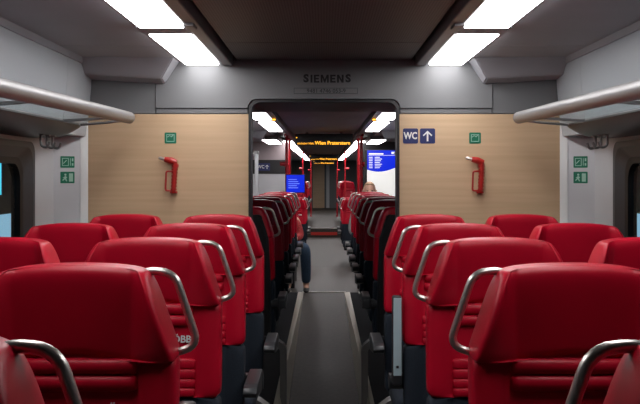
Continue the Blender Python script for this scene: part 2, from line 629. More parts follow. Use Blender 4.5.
# ------------------------------------------------------------------ ceiling lights
lights = [('A', 1.24, 2.25), ('A', 2.42, 3.43), ('A', 3.60, 4.575), ('B', 8.2, 9.15), ('B', 9.65, 11.6),
          ('C', 15.0, 17.4), ('C', 17.7, 20.1), ('C', 20.4, 22.8), ('C', 24.0, 27.0), ('C', 27.3, 30.5), ('C', 31.2, 34)]
LL = {1.24: 'third white ceiling light panel from the wood wall, %s',
      2.42: 'second white ceiling light panel from the wood wall, %s',
      3.60: 'white ceiling light panel touching the grey header, %s'}
for sec, a, b in lights:
    for s in (-1, 1):
        side = 'WC sign side' if s > 0 else 'opposite WC sign'
        side2 = 'map display side' if s > 0 else 'opposite map display'
        if a in LL:
            lab = LL[a] % side
        elif sec == 'B':
            lab = '%s white ceiling light beyond the doorway, %s' % ({8.2: 'first', 9.65: 'second and longest'}[a], side2)
        else:
            k = [15.0, 17.7, 20.4, 24.0, 27.3, 31.2].index(a)
            lab = ('%s small ceiling light over low floor before red step, %s' % (('first', 'second', 'third')[k], side2)) if k < 3 else (
                '%s tiny ceiling light strip behind the red step, %s' % (('first', 'second', 'last')[k - 3], side2))
        t = thing('ceiling_light_offscreen' if a < 2 else 'ceiling_light', lab, 'light', (s * 0.66, (a + b) / 2, CZ - 0.02), group='ceiling light panels')
        h = (b - a) / 2
        bm = bmesh.new()
        box(bm, -0.1 if s > 0 else -0.108, 0.108 if s > 0 else 0.1, -h + 0.001, h - 0.001, 0.004, 0.06)
        obj('housing', bm, TRIMG, t)
        obj('diffuser', B(-0.090, 0.090, -h + 0.006, h - 0.006, -0.008, 0.003, bev=0.003), DIFF, t)
# trims between and beside the lights, inner channel
for s in (-1, 1):
    tn[0] += 1
    bm = bmesh.new()
    box(bm, *sorted((s * 0.497, s * 0.553)), YB, 4.59, CZ - 0.03, CZ + 0.045, bev=0.006)
    tr = struct(obj('trim_%d' % tn[0], bm, TRIMG))
    for a, b in ((YB, 1.235), (2.255, 2.415), (3.435, 3.595)):
        obj('light_spacer', B(*sorted((s * 0.556, s * 0.77)), a, b, CZ - 0.024, CZ + 0.045, bev=0.004), CEILO, tr)
    for y in (1.9, 3.30):
        obj('trim_latch', B(*sorted((s * 0.51, s * 0.553)), y, y + 0.09, CZ - 0.042, CZ - 0.025, bev=0.005), TRIMG, tr)
    tn[0] += 1
    bm = bmesh.new()
    box(bm, *sorted((s * 0.497, s * 0.553)), 5.39, YE, CZ - 0.03, CZ + 0.045)
    struct(obj('trim_%d' % tn[0], bm, TRIMG))
for s in (-1, 1):
    t = thing('entrance_light', 'short ceiling light over the entrance beyond the far seats, %s' % ('map screen side' if s > 0 else 'blue screen side'), 'light',
              (s * 0.86, 14.0, 2.0), group='entrance lights')
    obj('housing', B(-0.14, 0.14, -0.85, 0.85, 0.004, 0.075), TRIMG, t)
    obj('diffuser', B(-0.11, 0.11, -0.8, 0.8, -0.008, 0.004, bev=0.003), DIFF, t)

# ------------------------------------------------------------------ outside the windows
g = struct(obj('ground', B(-30, 30, -30, 60, -1.2, -1.0), ASPH))
for s in (-1, 1):
    sd = 'on the WC sign side' if s > 0 else 'opposite the WC sign side'
    p = thing('station_platform', 'pale concrete station platform outside the windows %s' % sd, 'platform', (s * 2.0, 0, -1.0))
    obj('slab', B(*sorted((s * -0.25, s * 6)), -8, 20, 0.0, 1.45), ASPH, p)
    struct(obj('wall_station_%s' % ('right' if s > 0 else 'left'), B(*sorted((s * 8.05, s * 8.2)), -8, 20, -1.0, 4.0), ASPH))
    lab = 'pale blue glowing station light box outside the window on the WC sign side' if s > 0 else 'cyan and pale blue station light box outside the window opposite the WC sign'
    q = thing('station_lightbox', lab, 'light box', (s * 2.5, 5.6, 0.45))
    obj('cabinet', B(-0.05, 0.05, -0.1, 1.32, 0.0, 1.4, bev=0.01), BLACK, q)
    if s < 0:
        obj('lit_face', B(0.049, 0.056, 0.0, 0.78, 0.85, 1.15), CYAN, q)
    obj('lit_base', B(*sorted((-s * 0.049, -s * 0.056)), 0.0, 1.24, 0.10, 0.70), PALEB, q)

# ------------------------------------------------------------------ luggage racks


def rack(s, y0, y1, label):
    t = thing('luggage_rack', label, 'luggage rack', (s * 1.29, y1, 1.66), group='luggage racks')
    ox, oy, oz = s * 1.29, y1, 1.66

    def L(x, y, z):
        return (s * x - ox, y - oy, z - oz)
    bm = bmesh.new()
    zi = 1.735 - 0.0135 * (y1 - y0)
    pts = [L(0.97, y0, zi), L(0.97, y1 - 0.03, 1.735), L(0.97, y1 - 0.012, 1.735), L(0.97, y1, 1.735)]
    tube(bm, pts, [0.03, 0.03, 0.025, 0.010], n=16)
    obj('rail', bm, RAILM, t, smooth=True, autos=60)
    # glass shelf
    bm = bmesh.new()
    loft(bm, [[L(0.985, y, zz - 0.008), L(1.22, y, 1.712), L(1.22, y, 1.704), L(0.985, y, zz - 0.016)] for y, zz in ((y0, zi), (y1 - 0.06, 1.735))])
    obj('shelf_glass', bm, GLASS2, t)
    # thin metal edge of the shelf end
    bm = bmesh.new()
    tube(bm, [L(0.97, y1 - 0.05, 1.722), L(1.08, y1 - 0.035, 1.71), L(1.215, y1 - 0.02, 1.70)], 0.006, n=8)
    obj('shelf_end_bar', bm, RAILM, t, smooth=True)
    # moulded console with rounded underside
    prof = [(1.195, 1.700), (1.192, 1.692), (1.205, 1.682), (1.235, 1.665), (1.275, 1.646), (1.32, 1.636), (1.38, 1.632), (1.438, 1.632), (1.438, 1.695), (1.3, 1.695), (1.22, 1.700)]
    bm = bmesh.new()
    rings = []
    for y, k in ((y0, 1), (y1 - 0.12, 1), (y1 - 0.03, 0.93), (y1 + 0.0, 0.8)):
        rings.append([L(1.438 + (x - 1.438) * k, y, 1.70 + (z - 1.70) * (k ** 0.5)) for x, z in prof])
    loft(bm, rings)
    obj('console', bm, CONS, t, smooth=True, autos=40)
    bm = bmesh.new()
    loft(bm, [[L(1.196, y, 1.696), L(1.198, y, 1.706), L(1.225, y, 1.707), L(1.225, y, 1.696)] for y in (y0, y1 - 0.1)])
    obj('console_lip', bm, RAILM, t)
    for k in range(3):
        y = y1 - 0.14 - 0.085 * k
        bm = bmesh.new()
        p = fillet([L(1.315, y, 1.645), L(1.315, y, 1.585), L(1.285, y, 1.575), L(1.275, y, 1.605)], 0.018)
        tube(bm, p, 0.006, n=8)
        box(bm, *sorted((L(1.30, 0, 0)[0], L(1.33, 0, 0)[0])), y - oy - 0.012, y - oy + 0.012, -0.025, -0.012)
        obj('coat_hook', bm, RAILM, t, smooth=True, autos=50)
    # shelf support ribs
    for k in range(4):
        y = y1 - 0.35 - 0.9 * k
        if y < y0:
            break
        bm = bmesh.new()
        loft(bm, [[L(0.985, yy, 1.718), L(1.21, yy, 1.704), L(1.21, yy, 1.69), L(0.985, yy, 1.708)] for yy in (y - 0.012, y + 0.012)])
        obj('shelf_rib', bm, RAILM, t)
    return t


rack(-1, -2.1, 4.22, 'grey luggage rack with thick metal rail opposite the WC sign side')
rack(1, -2.1, 4.22, 'grey luggage rack with thick metal rail on the WC sign side')
rack(-1, 5.6, 11.5, 'grey luggage rack beyond the doorway opposite the map screen')
rack(1, 5.6, 11.35, 'grey luggage rack beyond the doorway on the map screen side')

# ------------------------------------------------------------------ seats
REC = 0.15


def rec(v):
    x, y, z = v
    return Vector((x, y - ((1.06 - z) * REC if z < 1.06 else (z - 1.06) * 0.03) - 0.01, z))


def make_headrest(parent):
    bm = bmesh.new()
    rings = []
    lv = [1.256, 1.252, 1.236, 1.19, 1.13, 1.08, 1.054, 1.047]
    ins = [0.030, 0.010, 0.0, 0.0, 0.0, 0.0, 0.0, 0.010]
    for z, i in zip(lv, ins):
        t = (1.25 - z) / 0.2
        Wd = 0.166 + 0.064 * max(0, min(1, t)) - i * 0.6
        F = 0.130 - i * 0.3
        tt = max(0, min(1, t))
        p = 0.018 + 0.040 * math.sin(math.pi * min(1, tt * 1.0) * 0.80)
        y0 = -0.050 + i
        yb = 0.050 - i
        half = [(0, y0), (F * 0.5, y0), (F - 0.010, y0 + 0.0), (F, y0 - 0.002), (F + 0.006, y0 - 0.006), ((F + Wd) / 2 + 0.002, y0 - p * 0.62), (Wd - 0.016, y0 - p),
                (Wd - 0.004, y0 - p + 0.004), (Wd, y0 - p + 0.018), (Wd, 0.0), (Wd - 0.004, yb - 0.02), (Wd - 0.025, yb), (Wd * 0.5, yb + 0.004)]
        ring = [(x, y) for x, y in half] + [(0, yb + 0.005)] + [(-x, y) for x, y in half[:0:-1]]
        rings.append([rec((x, y, z - (0.016 * (abs(x) / 0.17) ** 3 if z > 1.2 else 0) + (0.0 if z > 1.06 else 0.02 * max(0, 1 - abs(x) / 0.13)))) for x, y in ring])
    loft(bm, rings)
    o = obj('headrest', bm, RED, parent)
    return subsurf(o, 2)


def make_back(parent, name, z1, z0, m, w0, w1, lv=2):
    bm = bmesh.new()
    rings = []
    n = 5
    zs = [z1, z1 - 0.006] + [z1 - 0.006 + (z0 - z1 + 0.012) * k / n for k in range(1, n)] + [z0 + 0.006, z0]
    for k, z in enumerate(zs):
        i = 0.008 if k in (0, len(zs) - 1) else 0
        t = (z1 - z) / (z1 - z0)
        Wd = w0 + (w1 - w0) * t - i
        y0, yb = -0.042 + i, 0.040
        half = [(0, y0), (0.09, y0), (0.148, y0), (0.158, y0 - 0.004), (0.18, y0 - 0.018), (Wd - 0.012, y0 - 0.022), (Wd - 0.001, y0 - 0.014), (Wd, y0), (Wd, 0.0), (Wd - 0.006, yb - 0.01), (Wd - 0.03, yb), (0.1, yb)]
        ring = half + [(0, yb)] + [(-x, y) for x, y in half[:0:-1]]
        rings.append([rec((x, y, z)) for x, y in ring])
    loft(bm, rings)
    return subsurf(obj(name, bm, m, parent), lv - 1)


def roll_mesh(hw, rz, ry):
    bm = bmesh.new()
    rings = []
    for x, k in ((-hw, 0.25), (-hw + 0.004, 0.7), (-hw + 0.014, 0.97), (-hw * 0.4, 1), (hw * 0.4, 1), (hw - 0.014, 0.97), (hw - 0.004, 0.7), (hw, 0.25)):
        rings.append([(x, ry * k * math.cos(a), rz * (0.5 + 0.5 * k) * math.copysign(abs(math.sin(a)) ** 0.75, math.sin(a))) for a in [2 * math.pi * j / 12 for j in range(12)]])
    loft(bm, rings)
    return bm


def make_seat(kind, h=1, aisle=True, handle=True, arm='down', leg=True):
    """faces -Y, h = side of the aisle (+1: aisle at +x)"""
    t = bpy.data.objects.new('train_seat', None)
    t.empty_display_size = 0.05
    link(t)
    make_headrest(t)
    bk = make_back(t, 'backrest', 1.062, 0.772, RED, 0.227, 0.230)
    make_back(t, 'lower_backrest', 0.774, 0.40, BLUE, 0.230, 0.230)
    first = None
    for z, hw, rz, ry in ((1.036, 0.142, 0.0175, 0.016), (1.001, 0.142, 0.0175, 0.016), 
                          (0.872, 0.152, 0.017, 0.007), (0.842, 0.152, 0.016, 0.007), (0.814, 0.152, 0.015, 0.007), (0.788, 0.152, 0.014, 0.007)):
        o = obj('pleat', roll_mesh(hw, rz, ry), RED, bk, smooth=True)
        o.location = rec((0, -0.044 if z > 0.9 else -0.046, z))
        o.rotation_euler = (-math.atan(REC), 0, 0)
    text('logo', 'ÖBB', 0.030, WHITE, bk, rec((0.108, -0.0465, 0.945)), rot=(math.pi / 2 - math.atan(REC), 0, 0), bold=0.0006, ext=0.001)
    # rear shell
    bm = bmesh.new()
    rings = []
    for z, w in ((1.20, 0.135), (1.19, 0.15), (1.05, 0.195), (0.8, 0.205), (0.5, 0.205), (0.34, 0.20)):
        rings.append([rec(p) for p in ((-w, 0.03, z), (w, 0.03, z), (w, 0.052, z), (w - 0.015, 0.066, z), (-w + 0.015, 0.066, z), (-w, 0.052, z))])
    loft(bm, rings)
    obj('rear_shell', bm, SHELL, t, smooth=True, autos=40)
    # cushion and base
    bm = bmesh.new()
    box(bm, -0.21, 0.21, -0.56, -0.10, 0.36, 0.47, bev=0.035, seg=3)
    obj('seat_cushion', bm, BLUE, t, smooth=True, autos=50)
    bm = bmesh.new()
    box(bm, -0.19, 0.19, -0.50, -0.05, 0.31, 0.37, bev=0.01)
    obj('seat_frame', bm, BLACK, t)
    bm = bmesh.new()
    loft(bm, [[(-0.07, -0.42, 0), (0.07, -0.42, 0), (0.07, -0.14, 0), (-0.07, -0.14, 0)], [(-0.05, -0.36, 0.2), (0.05, -0.36, 0.2), (0.05, -0.18, 0.2), (-0.05, -0.18, 0.2)],
              [(-0.12, -0.44, 0.315), (0.12, -0.44, 0.315), (0.12, -0.10, 0.315), (-0.12, -0.10, 0.315)]])
    obj('pedestal', bm, BLACK, t)
    if aisle:
        if handle:
            p = [rec((h * 0.11, 0.012, 1.215)), rec((h * 0.150, 0.006, 1.238)), rec((h * 0.214, -0.002, 1.234)), rec((h * 0.268, -0.006, 1.072)), rec((h * 0.262, -0.012, 1.058)), rec((h * 0.195, -0.012, 1.052))]
            bm = bmesh.new()
            tube(bm, fillet(p[:2] + [p[2], p[3], p[5]], 0.034, 6), 0.0088, n=10)
            obj('grab_handle', bm, ALU, t, smooth=True)
        xa = h * (0.272 if arm == 'down' else 0.256)
        if arm == 'down':
            bm = bmesh.new()
            prism(bm, [(-0.02, 0.60), (-0.02, 0.655), (-0.06, 0.67), (-0.30, 0.67), (-0.345, 0.662), (-0.36, 0.645), (-0.345, 0.628), (-0.28, 0.618), (-0.1, 0.59)], 'x', xa - 0.026, xa + 0.026, bev=0.006)
            a_ = obj('armrest', bm, ARMP, t, smooth=True, autos=40)
        else:
            bm = bmesh.new()
            box(bm, xa - 0.019, xa + 0.019, -0.135, -0.09, 0.62, 0.972, bev=0.008)
            a_ = obj('armrest', bm, ARMP, t, smooth=True, autos=40)
            obj('armrest_underside', B(xa - 0.016, xa + 0.016, -0.139, -0.133, 0.66, 0.965, bev=0.002), ARMT, a_)
            obj('armrest_button', B(xa - 0.005, xa + 0.005, -0.142, -0.137, 0.69, 0.70, bev=0.001), BLACK, a_)
        bm = bmesh.new()
        tube(bm, [(xa - h * 0.08, -0.06, 0.622), (xa + h * 0.028, -0.06, 0.622)], 0.032, n=16)
        obj('armrest_pivot', bm, ARMP, t, smooth=True, autos=40)
        if leg:
            bm = bmesh.new()
            path = [(0.15, 0.36), (0.195, 0.372), (0.275, 0.312), (0.277, 0.28), (0.277, -0.17)]
            path = fillet([(h * a, 0, b) for a, b in path], 0.02, 3)
            rings = []
            for i, q in enumerate(path):
                a = path[max(0, i - 1)]
                b = path[min(len(path) - 1, i + 1)]
                d = (b - a).normalized()
                nrm = Vector((-d.z, 0, d.x)) * 0.021
                rings.append([(q.x + nrm.x, -0.25, q.z + nrm.z), (q.x - nrm.x, -0.25, q.z - nrm.z), (q.x - nrm.x, -0.17, q.z - nrm.z), (q.x + nrm.x, -0.17, q.z + nrm.z)])
            loft(bm, rings)
            obj('leg', bm, LEGM, t, smooth=True, autos=30)
    return t


P = {}
for h in (1, -1):
    P['h', h, 'down'] = make_seat('a', h)
    P['h', h, 'up'] = make_seat('a', h, arm='up')
    P['n', h, 'down'] = make_seat('a', h, handle=False)
    P['f', h, 'down'] = make_seat('a', h, leg=False)
P['w'] = make_seat('w', 1, aisle=False)
USED = set()


def place(key, x, y, z, rz, label, group):
    if key in USED:
        o = copy_tree(P[key])
    else:
        o = P[key]
        USED.add(key)
    o.location = (x, y, z)
    o.rotation_euler = (0, 0, rz)
    return tag(o, label, 'seat', group)


AX, WX = 0.545, 1.022
ROWY = [1.06, 1.88, 2.66, 3.45, 4.23]
ORD = ['fifth from wood wall', 'fourth from wood wall', 'third from wood wall', 'second from wood wall', 'next to wood wall']
for i, y in enumerate(ROWY):
    for s in (-1, 1):
        side = 'WC sign side' if s > 0 else 'opposite WC sign'
        key = ('h', -s, 'down')
        ex = 'with curved grab handle'
        if i == 4:
            key, ex = ('n', -s, 'down'), 'without grab handle'
        elif (i == 3 and s > 0) or (i == 1 and s < 0):
            key, ex = ('h', -s, 'up'), 'with grab handle and folded-up armrest'
        place(key, s * (AX if i < 4 else 0.525), y, 0, 0, 'red aisle seat %s, %s, %s' % (ex, ORD[i], side), 'red seats this side of the doorway')
        place('w', s * (WX if i < 4 else 0.985), y, 0, 0, 'red window seat, %s, %s' % (ORD[i], side), 'red seats this side of the doorway')

# beyond the doorway
BY = [6.75, 7.55, 8.35, 9.15, 9.95]
BN = ['second', 'third', 'fourth', 'fifth', 'sixth']
for s in (-1, 1):
    side = 'map display side' if s > 0 else 'opposite map display'
    place(('h', s, 'down'), s * AX, 5.36, 0, math.pi, 'seat turned away, dark back shell, just beyond the doorway, %s' % side, 'red seats beyond the doorway')
    for k, y in enumerate(BY):
        place(('f', -s, 'down'), s * AX, y, 0, 0, 'red aisle seat with handle beyond the doorway, %s row, %s' % (BN[k], side), 'red seats beyond the doorway')
        place('w', s * WX, y, 0, 0, 'red window seat beyond the doorway, %s row, %s' % (BN[k], side), 'red seats beyond the doorway')
    for k, y in enumerate((16.0, 17.0)):
        place(('f', -s, 'down'), s * (0.56), y, -0.25, 0, 'small red seat on low floor before red step, %s row, %s' % (('first', 'second')[k], side), 'red seats on the low floor')
    for k in range(4):
        place(('f', -s, 'down'), s * 0.70, 25.0 + 0.95 * k, 0, 0, 'tiny distant red seat behind the red step, %s row, %s' % (('first', 'second', 'third', 'fourth')[k], side), 'red seats behind the step')

# ------------------------------------------------------------------ signs on the end wall


def sq(bm, x0, x1, z0, z1, y0=-0.0035, y1=-0.0015):
    return box(bm, x0, x1, y0, y1, z0, z1)


def plate(bm, w, h, r, th=0.002):
    return prism(bm, rrect(-w / 2, w / 2, -h / 2, h / 2, r, 4), 'y', -th, 0.001)


def poly(bm, pts):
    return prism(bm, pts, 'y', -0.0035, -0.0015)


def sign(name, label, cat, loc, rz, w, h, m, r=0.006, group=None):
    t = thing(name, label, cat, loc, rz, group)
    obj('plate', plate(bmesh.new(), w, h, r), m, t)
    return t


def P2(px, py, Y=YW):
    return ((px - 324) / FPX * Y, Y, CAMZ + (175 - py) / FPX * Y)


for px, lab in ((170.5, 'green hammer sign on the wood wall opposite the WC sign'), (475, 'green hammer sign on the wood wall near the WC sign')):
    t = sign('emergency_sign', lab, 'sign', P2(px, 138), 0, 0.064, 0.06, GREEN, group='green hammer signs')
    bm = bmesh.new()
    for a in ((-0.022, 0.022, 0.017, 0.020), (-0.022, 0.022, -0.020, -0.017), (-0.022, -0.019, -0.02, 0.02), (0.019, 0.022, -0.02, 0.02)):
        sq(bm, *a)
    poly(bm, [(-0.016, 0.003), (-0.003, 0.012), (0.004, 0.004), (0.016, 0.013), (0.013, 0.016), (0.003, 0.009), (-0.004, 0.015), (-0.018, 0.006)])
    obj('pictogram', bm, MINT, t)

t = sign('wc_sign', 'navy blue square sign with white letters WC on the wood wall', 'sign', P2(410.5, 136), 0, 0.083, 0.083, NAVY, 0.009)
text('lettering', 'WC', 0.052, WHITE, t, (0, -0.0022, 0), bold=0.0016, sx=0.80)


def arrow_pts(k=1.0):
    p = [(0, 0.029), (0.026, 0.004), (0.021, -0.001), (0.0045, 0.0145), (0.0045, -0.029), (-0.0045, -0.029), (-0.0045, 0.0145), (-0.021, -0.001), (-0.026, 0.004)]
    return [(a * k, b * k) for a, b in p]


t = sign('arrow_sign', 'navy blue square sign with white upward arrow beside the WC sign', 'sign', P2(427.5, 136), 0, 0.083, 0.083, NAVY, 0.009)
obj('arrow', poly(bmesh.new(), arrow_pts()), WHITE, t)

# emergency hammers
for px, lab in ((172, 'red emergency hammer in its holder on the wood wall opposite the WC sign'), (477, 'red emergency hammer in its holder on the wood wall near the WC sign')):
    t = thing('emergency_hammer', lab, 'hammer', P2(px, 175), 0, 'emergency hammers')
    bm = bmesh.new()
    tube(bm, [(-0.034, -0.03, 0.085), (0.0, -0.03, 0.078), (0.030, -0.03, 0.068)], [0.014, 0.019, 0.014], n=12)
    obj('hammer_head', bm, HRED, t, smooth=True, autos=50)
    bm = bmesh.new()
    tube(bm, [(-0.068, -0.03, 0.094), (-0.06, -0.03, 0.092), (-0.034, -0.03, 0.085)], [0.003, 0.009, 0.009], n=12)
    obj('hammer_tip', bm, ALU, t, smooth=True, autos=50)
    bm = bmesh.new()
    tube(bm, [(0.020, -0.03, 0.07), (0.022, -0.03, 0.03), (0.016, -0.03, -0.03), (0.013, -0.03, -0.092), (0.013, -0.03, -0.098)], [0.014, 0.011, 0.013, 0.012, 0.008], n=12)
    hd = obj('hammer_grip', bm, HRED, t, smooth=True, autos=50)
    for k in range(7):
        z = 0.03 - 0.018 * k
        x = 0.020 - 0.001 * k
        bm = bmesh.new()
        tube(bm, [(x, -0.03, z + 0.004), (x, -0.03, z - 0.004)], 0.0165, n=12)
        obj('grip_ring', bm, HRED, hd, smooth=True, autos=50)
    bm = bmesh.new()
    p = fillet([(0.012, -0.03, 0.02), (-0.026, -0.03, 0.02), (-0.03, -0.03, -0.085), (0.012, -0.03, -0.085)], 0.012, 4)
    tube(bm, p, 0.005, n=8)
    obj('guard_loop', bm, HRED, t, smooth=True)
    bm = bmesh.new()
    box(bm, -0.006, 0.03, -0.03, 0.002, -0.10, -0.088, bev=0.002)
    box(bm, 0.004, 0.036, -0.03, 0.002, 0.040, 0.06, bev=0.002)
    obj('holder', bm, HRED, t)

# signs on the angled corner panels
ang = math.atan2(0.096, 0.12)
for s in (-1, 1):
    sd = 'on the WC sign side' if s > 0 else 'opposite the WC sign side'
    xm = s * (HW + 0.03 + 0.12 * 0.50)
    ym = 4.576 - 0.096 * 0.50
    rz = -s * ang
    for z, k in ((CAMZ + 13 / 842 * 4.53, 0), (CAMZ - 2.5 / 842 * 4.53, 1)):
        t = sign('exit_sign', ('upper green emergency window sign on grey corner panel %s' if k == 0 else 'lower green running man exit sign on grey corner panel %s') % sd,
                 'sign', (xm, ym, z), rz, 0.078, 0.062, GREEN, 0.004, 'green corner signs')
        bm = bmesh.new()
        if k == 0:
            for a in ((-0.03, 0.006, 0.018, 0.021), (-0.03, 0.006, -0.021, -0.018), (-0.03, -0.027, -0.02, 0.02), (0.003, 0.006, -0.02, 0.02), (0.014, 0.017, -0.02, 0.02), (0.024, 0.032, 0.004, 0.02), (0.024, 0.032, -0.02, -0.006)):
                sq(bm, *a)
            poly(bm, [(-0.022, -0.01), (-0.004, 0.008), (-0.007, 0.011), (-0.025, -0.007)])
        else:
            sq(bm, 0.008, 0.03, -0.022, 0.022)
            poly(bm, [(-0.028, -0.002), (-0.012, 0.008), (-0.002, 0.002), (-0.008, -0.006), (-0.002, -0.02), (-0.008, -0.02), (-0.014, -0.008), (-0.026, -0.018), (-0.029, -0.014), (-0.018, -0.002)])
            poly(bm, [(-0.012 + 0.006 * math.cos(a * 0.785), 0.015 + 0.006 * math.sin(a * 0.785)) for a in range(8)])
        obj('pictogram', bm, MINT, t)

# ------------------------------------------------------------------ beyond: entrance fittings
# map display
t = thing('map_display', 'large display with blue timetable above a white map, beyond the far seats', 'display', (0.80, 11.62, 1.1))
obj('display_frame', B(-0.235, 0.215, 0.0, 0.05, 0.0, 0.70, bev=0.006), BLACK, t)
bm = bmesh.new()
pts = [(-0.205, 0.02), (0.20, 0.02), (0.20, 0.455)] + [(0.20 - 0.405 * k / 10, 0.455 - 0.06 * math.sin(k / 10 * 2.6) - 0.0 * k) for k in range(1, 11)]
prism(bm, pts, 'y', -0.003, 0.001)
mp_ = obj('map_sheet', bm, SCRW, t)
bm = bmesh.new()
random.seed(4)
for k in range(14):
    x, z = random.uniform(-0.19, 0.17), random.uniform(0.05, 0.36)
    a = random.uniform(0, 3.14)
    L_ = random.uniform(0.03, 0.09)
    w_ = 0.003
    dx, dz = math.cos(a), math.sin(a)
    q = [(x + dx * L_ - dz * w_, z + dz * L_ + dx * w_), (x + dx * L_ + dz * w_, z + dz * L_ - dx * w_), (x - dx * L_ + dz * w_, z - dz * L_ - dx * w_), (x - dx * L_ - dz * w_, z - dz * L_ + dx * w_)]
    q = [(max(-0.2, min(0.195, u)), max(0.025, v)) for u, v in q]
    prism(bm, q, 'y', -0.0042, -0.0025)
obj('map_lines', bm, SCRG, mp_)
bm = bmesh.new()
pts = [(0.20, 0.69), (0.20, 0.456)] + [(0.20 - 0.405 * k / 10, 0.456 - 0.06 * math.sin(k / 10 * 2.6)) for k in range(1, 11)] + [(-0.205, 0.69)]
prism(bm, pts, 'y', -0.003, 0.001)
sh = obj('timetable_screen', bm, SCRB, t)
bm = bmesh.new()
for k in range(7):
    z = 0.59 - 0.024 * k
    box(bm, -0.18, -0.13, -0.0045, -0.0025, z, z + 0.009)
    box(bm, -0.10, -0.10 + 0.07 + 0.03 * ((k * 5) % 3) / 2, -0.0045, -0.0025, z, z + 0.009)
box(bm, -0.18, 0.02, -0.0045, -0.0025, 0.632, 0.65)
box(bm, -0.19, 0.19, -0.0045, -0.0025, 0.618, 0.622)
box(bm, 0.13, 0.18, -0.0045, -0.0025, 0.64, 0.67)
obj('timetable_lines', bm, SCRW, sh)
obj('display_post', B(-0.03, 0.03, 0.01, 0.05, -1.12, 0.02), LEGM, t)

# blue monitor on the left
t = thing('blue_monitor', 'small bright blue monitor between the red poles, opposite the map display', 'display', (-0.415, 12.2, 1.22))
obj('monitor_case', B(-0.14, 0.14, 0.0, 0.05, -0.03, 0.24, bev=0.006), BLACK, t)
sc = obj('monitor_screen', B(-0.13, 0.13, -0.003, 0.001, -0.02, 0.23), SCRB, t)
bm = bmesh.new()
for k in range(5):
    box(bm, -0.10, 0.02 + 0.02 * (k % 3), -0.005, -0.002, 0.16 - 0.03 * k, 0.168 - 0.03 * k)
obj('monitor_lines', bm, mat('screen_line', (0.2, 0.3, 0.8), emit=(0.25, 0.35, 1.0), es=0.7), sc)
obj('monitor_stand', B(-0.02, 0.02, 0.01, 0.045, -1.32, -0.02), LEGM, t)

# next stop displays
for y, sc_, lab in ((12.3, 1.0, 'nearest hanging display with amber letters Wien Praterstern over the aisle'), (24.5, 1.0, 'far hanging display with tiny amber letters, behind the red step'),
                    (33.0, 1.0, 'farthest hanging display with amber letters before the end wall')):
    t = thing('destination_display', lab, 'display', (0, y, CZ + 0.005), group='destination displays')
    obj('display_case', B(-0.42, 0.42, -0.04, 0.04, -0.20, -0.03, bev=0.006), BLACK, t)
    for x in (-0.25, 0.25):
        obj('hanger', B(x - 0.02, x + 0.02, -0.02, 0.02, -0.035, 0.0), LEGM, t)
    text('led_text', 'Wien Praterstern', 0.072, AMBER, t, (0.125, -0.0405, -0.165), bold=0.0012, ext=0.001)
    text('led_text', 'nächster Halt:', 0.044, AMBER, t, (-0.265, -0.0405, -0.17), ext=0.001)
    bm = bmesh.new()
    prism(bm, [(-0.405, -0.075), (-0.385, -0.085), (-0.405, -0.097)], 'y', -0.0425, -0.039)
    obj('led_mark', bm, AMBER, t)

# red poles
for y, x, z0 in ((12.75, 0.565, -0.13), (14.0, 0.57, -0.19), (22.4, 0.56, -0.25), (29.5, 0.46, 0.0)):
    for s in (-1, 1):
        nm = {12.75: 'nearest red grab pole of the entrance', 14.0: 'second red grab pole of the entrance', 22.4: 'red grab pole by the red-striped step', 29.5: 'farthest red grab pole'}[y]
        t = thing('grab_pole', '%s, %s' % (nm, 'map display side' if s > 0 else 'blue monitor side'), 'pole', (s * x, y, z0), group='red grab poles')
        bm = bmesh.new()
        tube(bm, [(0, 0, 0), (0, 0, CZ - z0 + 0.002)], 0.022, n=12)
        obj('tube', bm, POLE, t, smooth=True, autos=50)
        bm = bmesh.new()
        tube(bm, [(0, 0, CZ - z0 - 0.04), (0, 0, CZ - z0)], 0.04, n=12)
        tube(bm, [(0, 0, 0), (0, 0, 0.03)], 0.04, n=12)
        obj('flange', bm, POLE, t, smooth=True, autos=50)
        bm = bmesh.new()
        tube(bm, [(0, 0, 1.62 - z0), (s * 0.10, 0, 1.62 - z0)], 0.03, n=10)
        obj('door_button', bm, POLE, t, smooth=True, autos=50)

# partition with WC sign, left, and its counterpart
t = thing('partition', 'grey and mauve partition with small WC sign beyond the far seats', 'partition', (-1.0, 15.6, -0.25))
obj('white_panel', B(-0.44, 0.36, 0.0, 0.05, 0.0, 1.76), GREYL, t)
obj('dark_band', B(-0.44, 0.36, -0.006, 0.05, 1.72, 1.98), BLACK, t)
obj('mauve_panel', B(-0.44, 0.36, 0.0, 0.05, 1.98, 2.33), MAUVE, t)
t2 = sign('wc_sign', 'small navy WC sign with arrow on the far partition', 'sign', (-1.12, 15.594, 1.60), 0, 0.24, 0.14, NAVY, 0.01)
text('lettering', 'WC', 0.085, WHITE, t2, (-0.05, -0.0022, 0), bold=0.001, sx=0.9)
o = obj('arrow', poly(bmesh.new(), arrow_pts(1.3)), WHITE, t2)
o.location = (0.065, 0, 0)
t = thing('partition', 'plain grey partition behind the map display', 'partition', (1.0, 15.6, -0.25))
obj('lower_panel', B(-0.36, 0.44, 0.0, 0.05, 0.0, 1.3), GREYL, t)
obj('dark_pane', B(-0.36, 0.44, 0.0, 0.05, 1.3, 2.33), BLACK, t)
t = thing('pale_post', 'pale grey vertical post beyond the doorway, left of the WC partition', 'post', (-0.93, 11.6, 0.0))
bm = bmesh.new()
box(bm, -0.025, 0.025, -0.025, 0.025, -0.06, 1.75, bev=0.008)
obj('post_tube', bm, GREYL, t)
obj('post_cap', B(-0.035, 0.035, -0.035, 0.035, 1.74, 1.78, bev=0.004), RAILM, t)

# ------------------------------------------------------------------ people


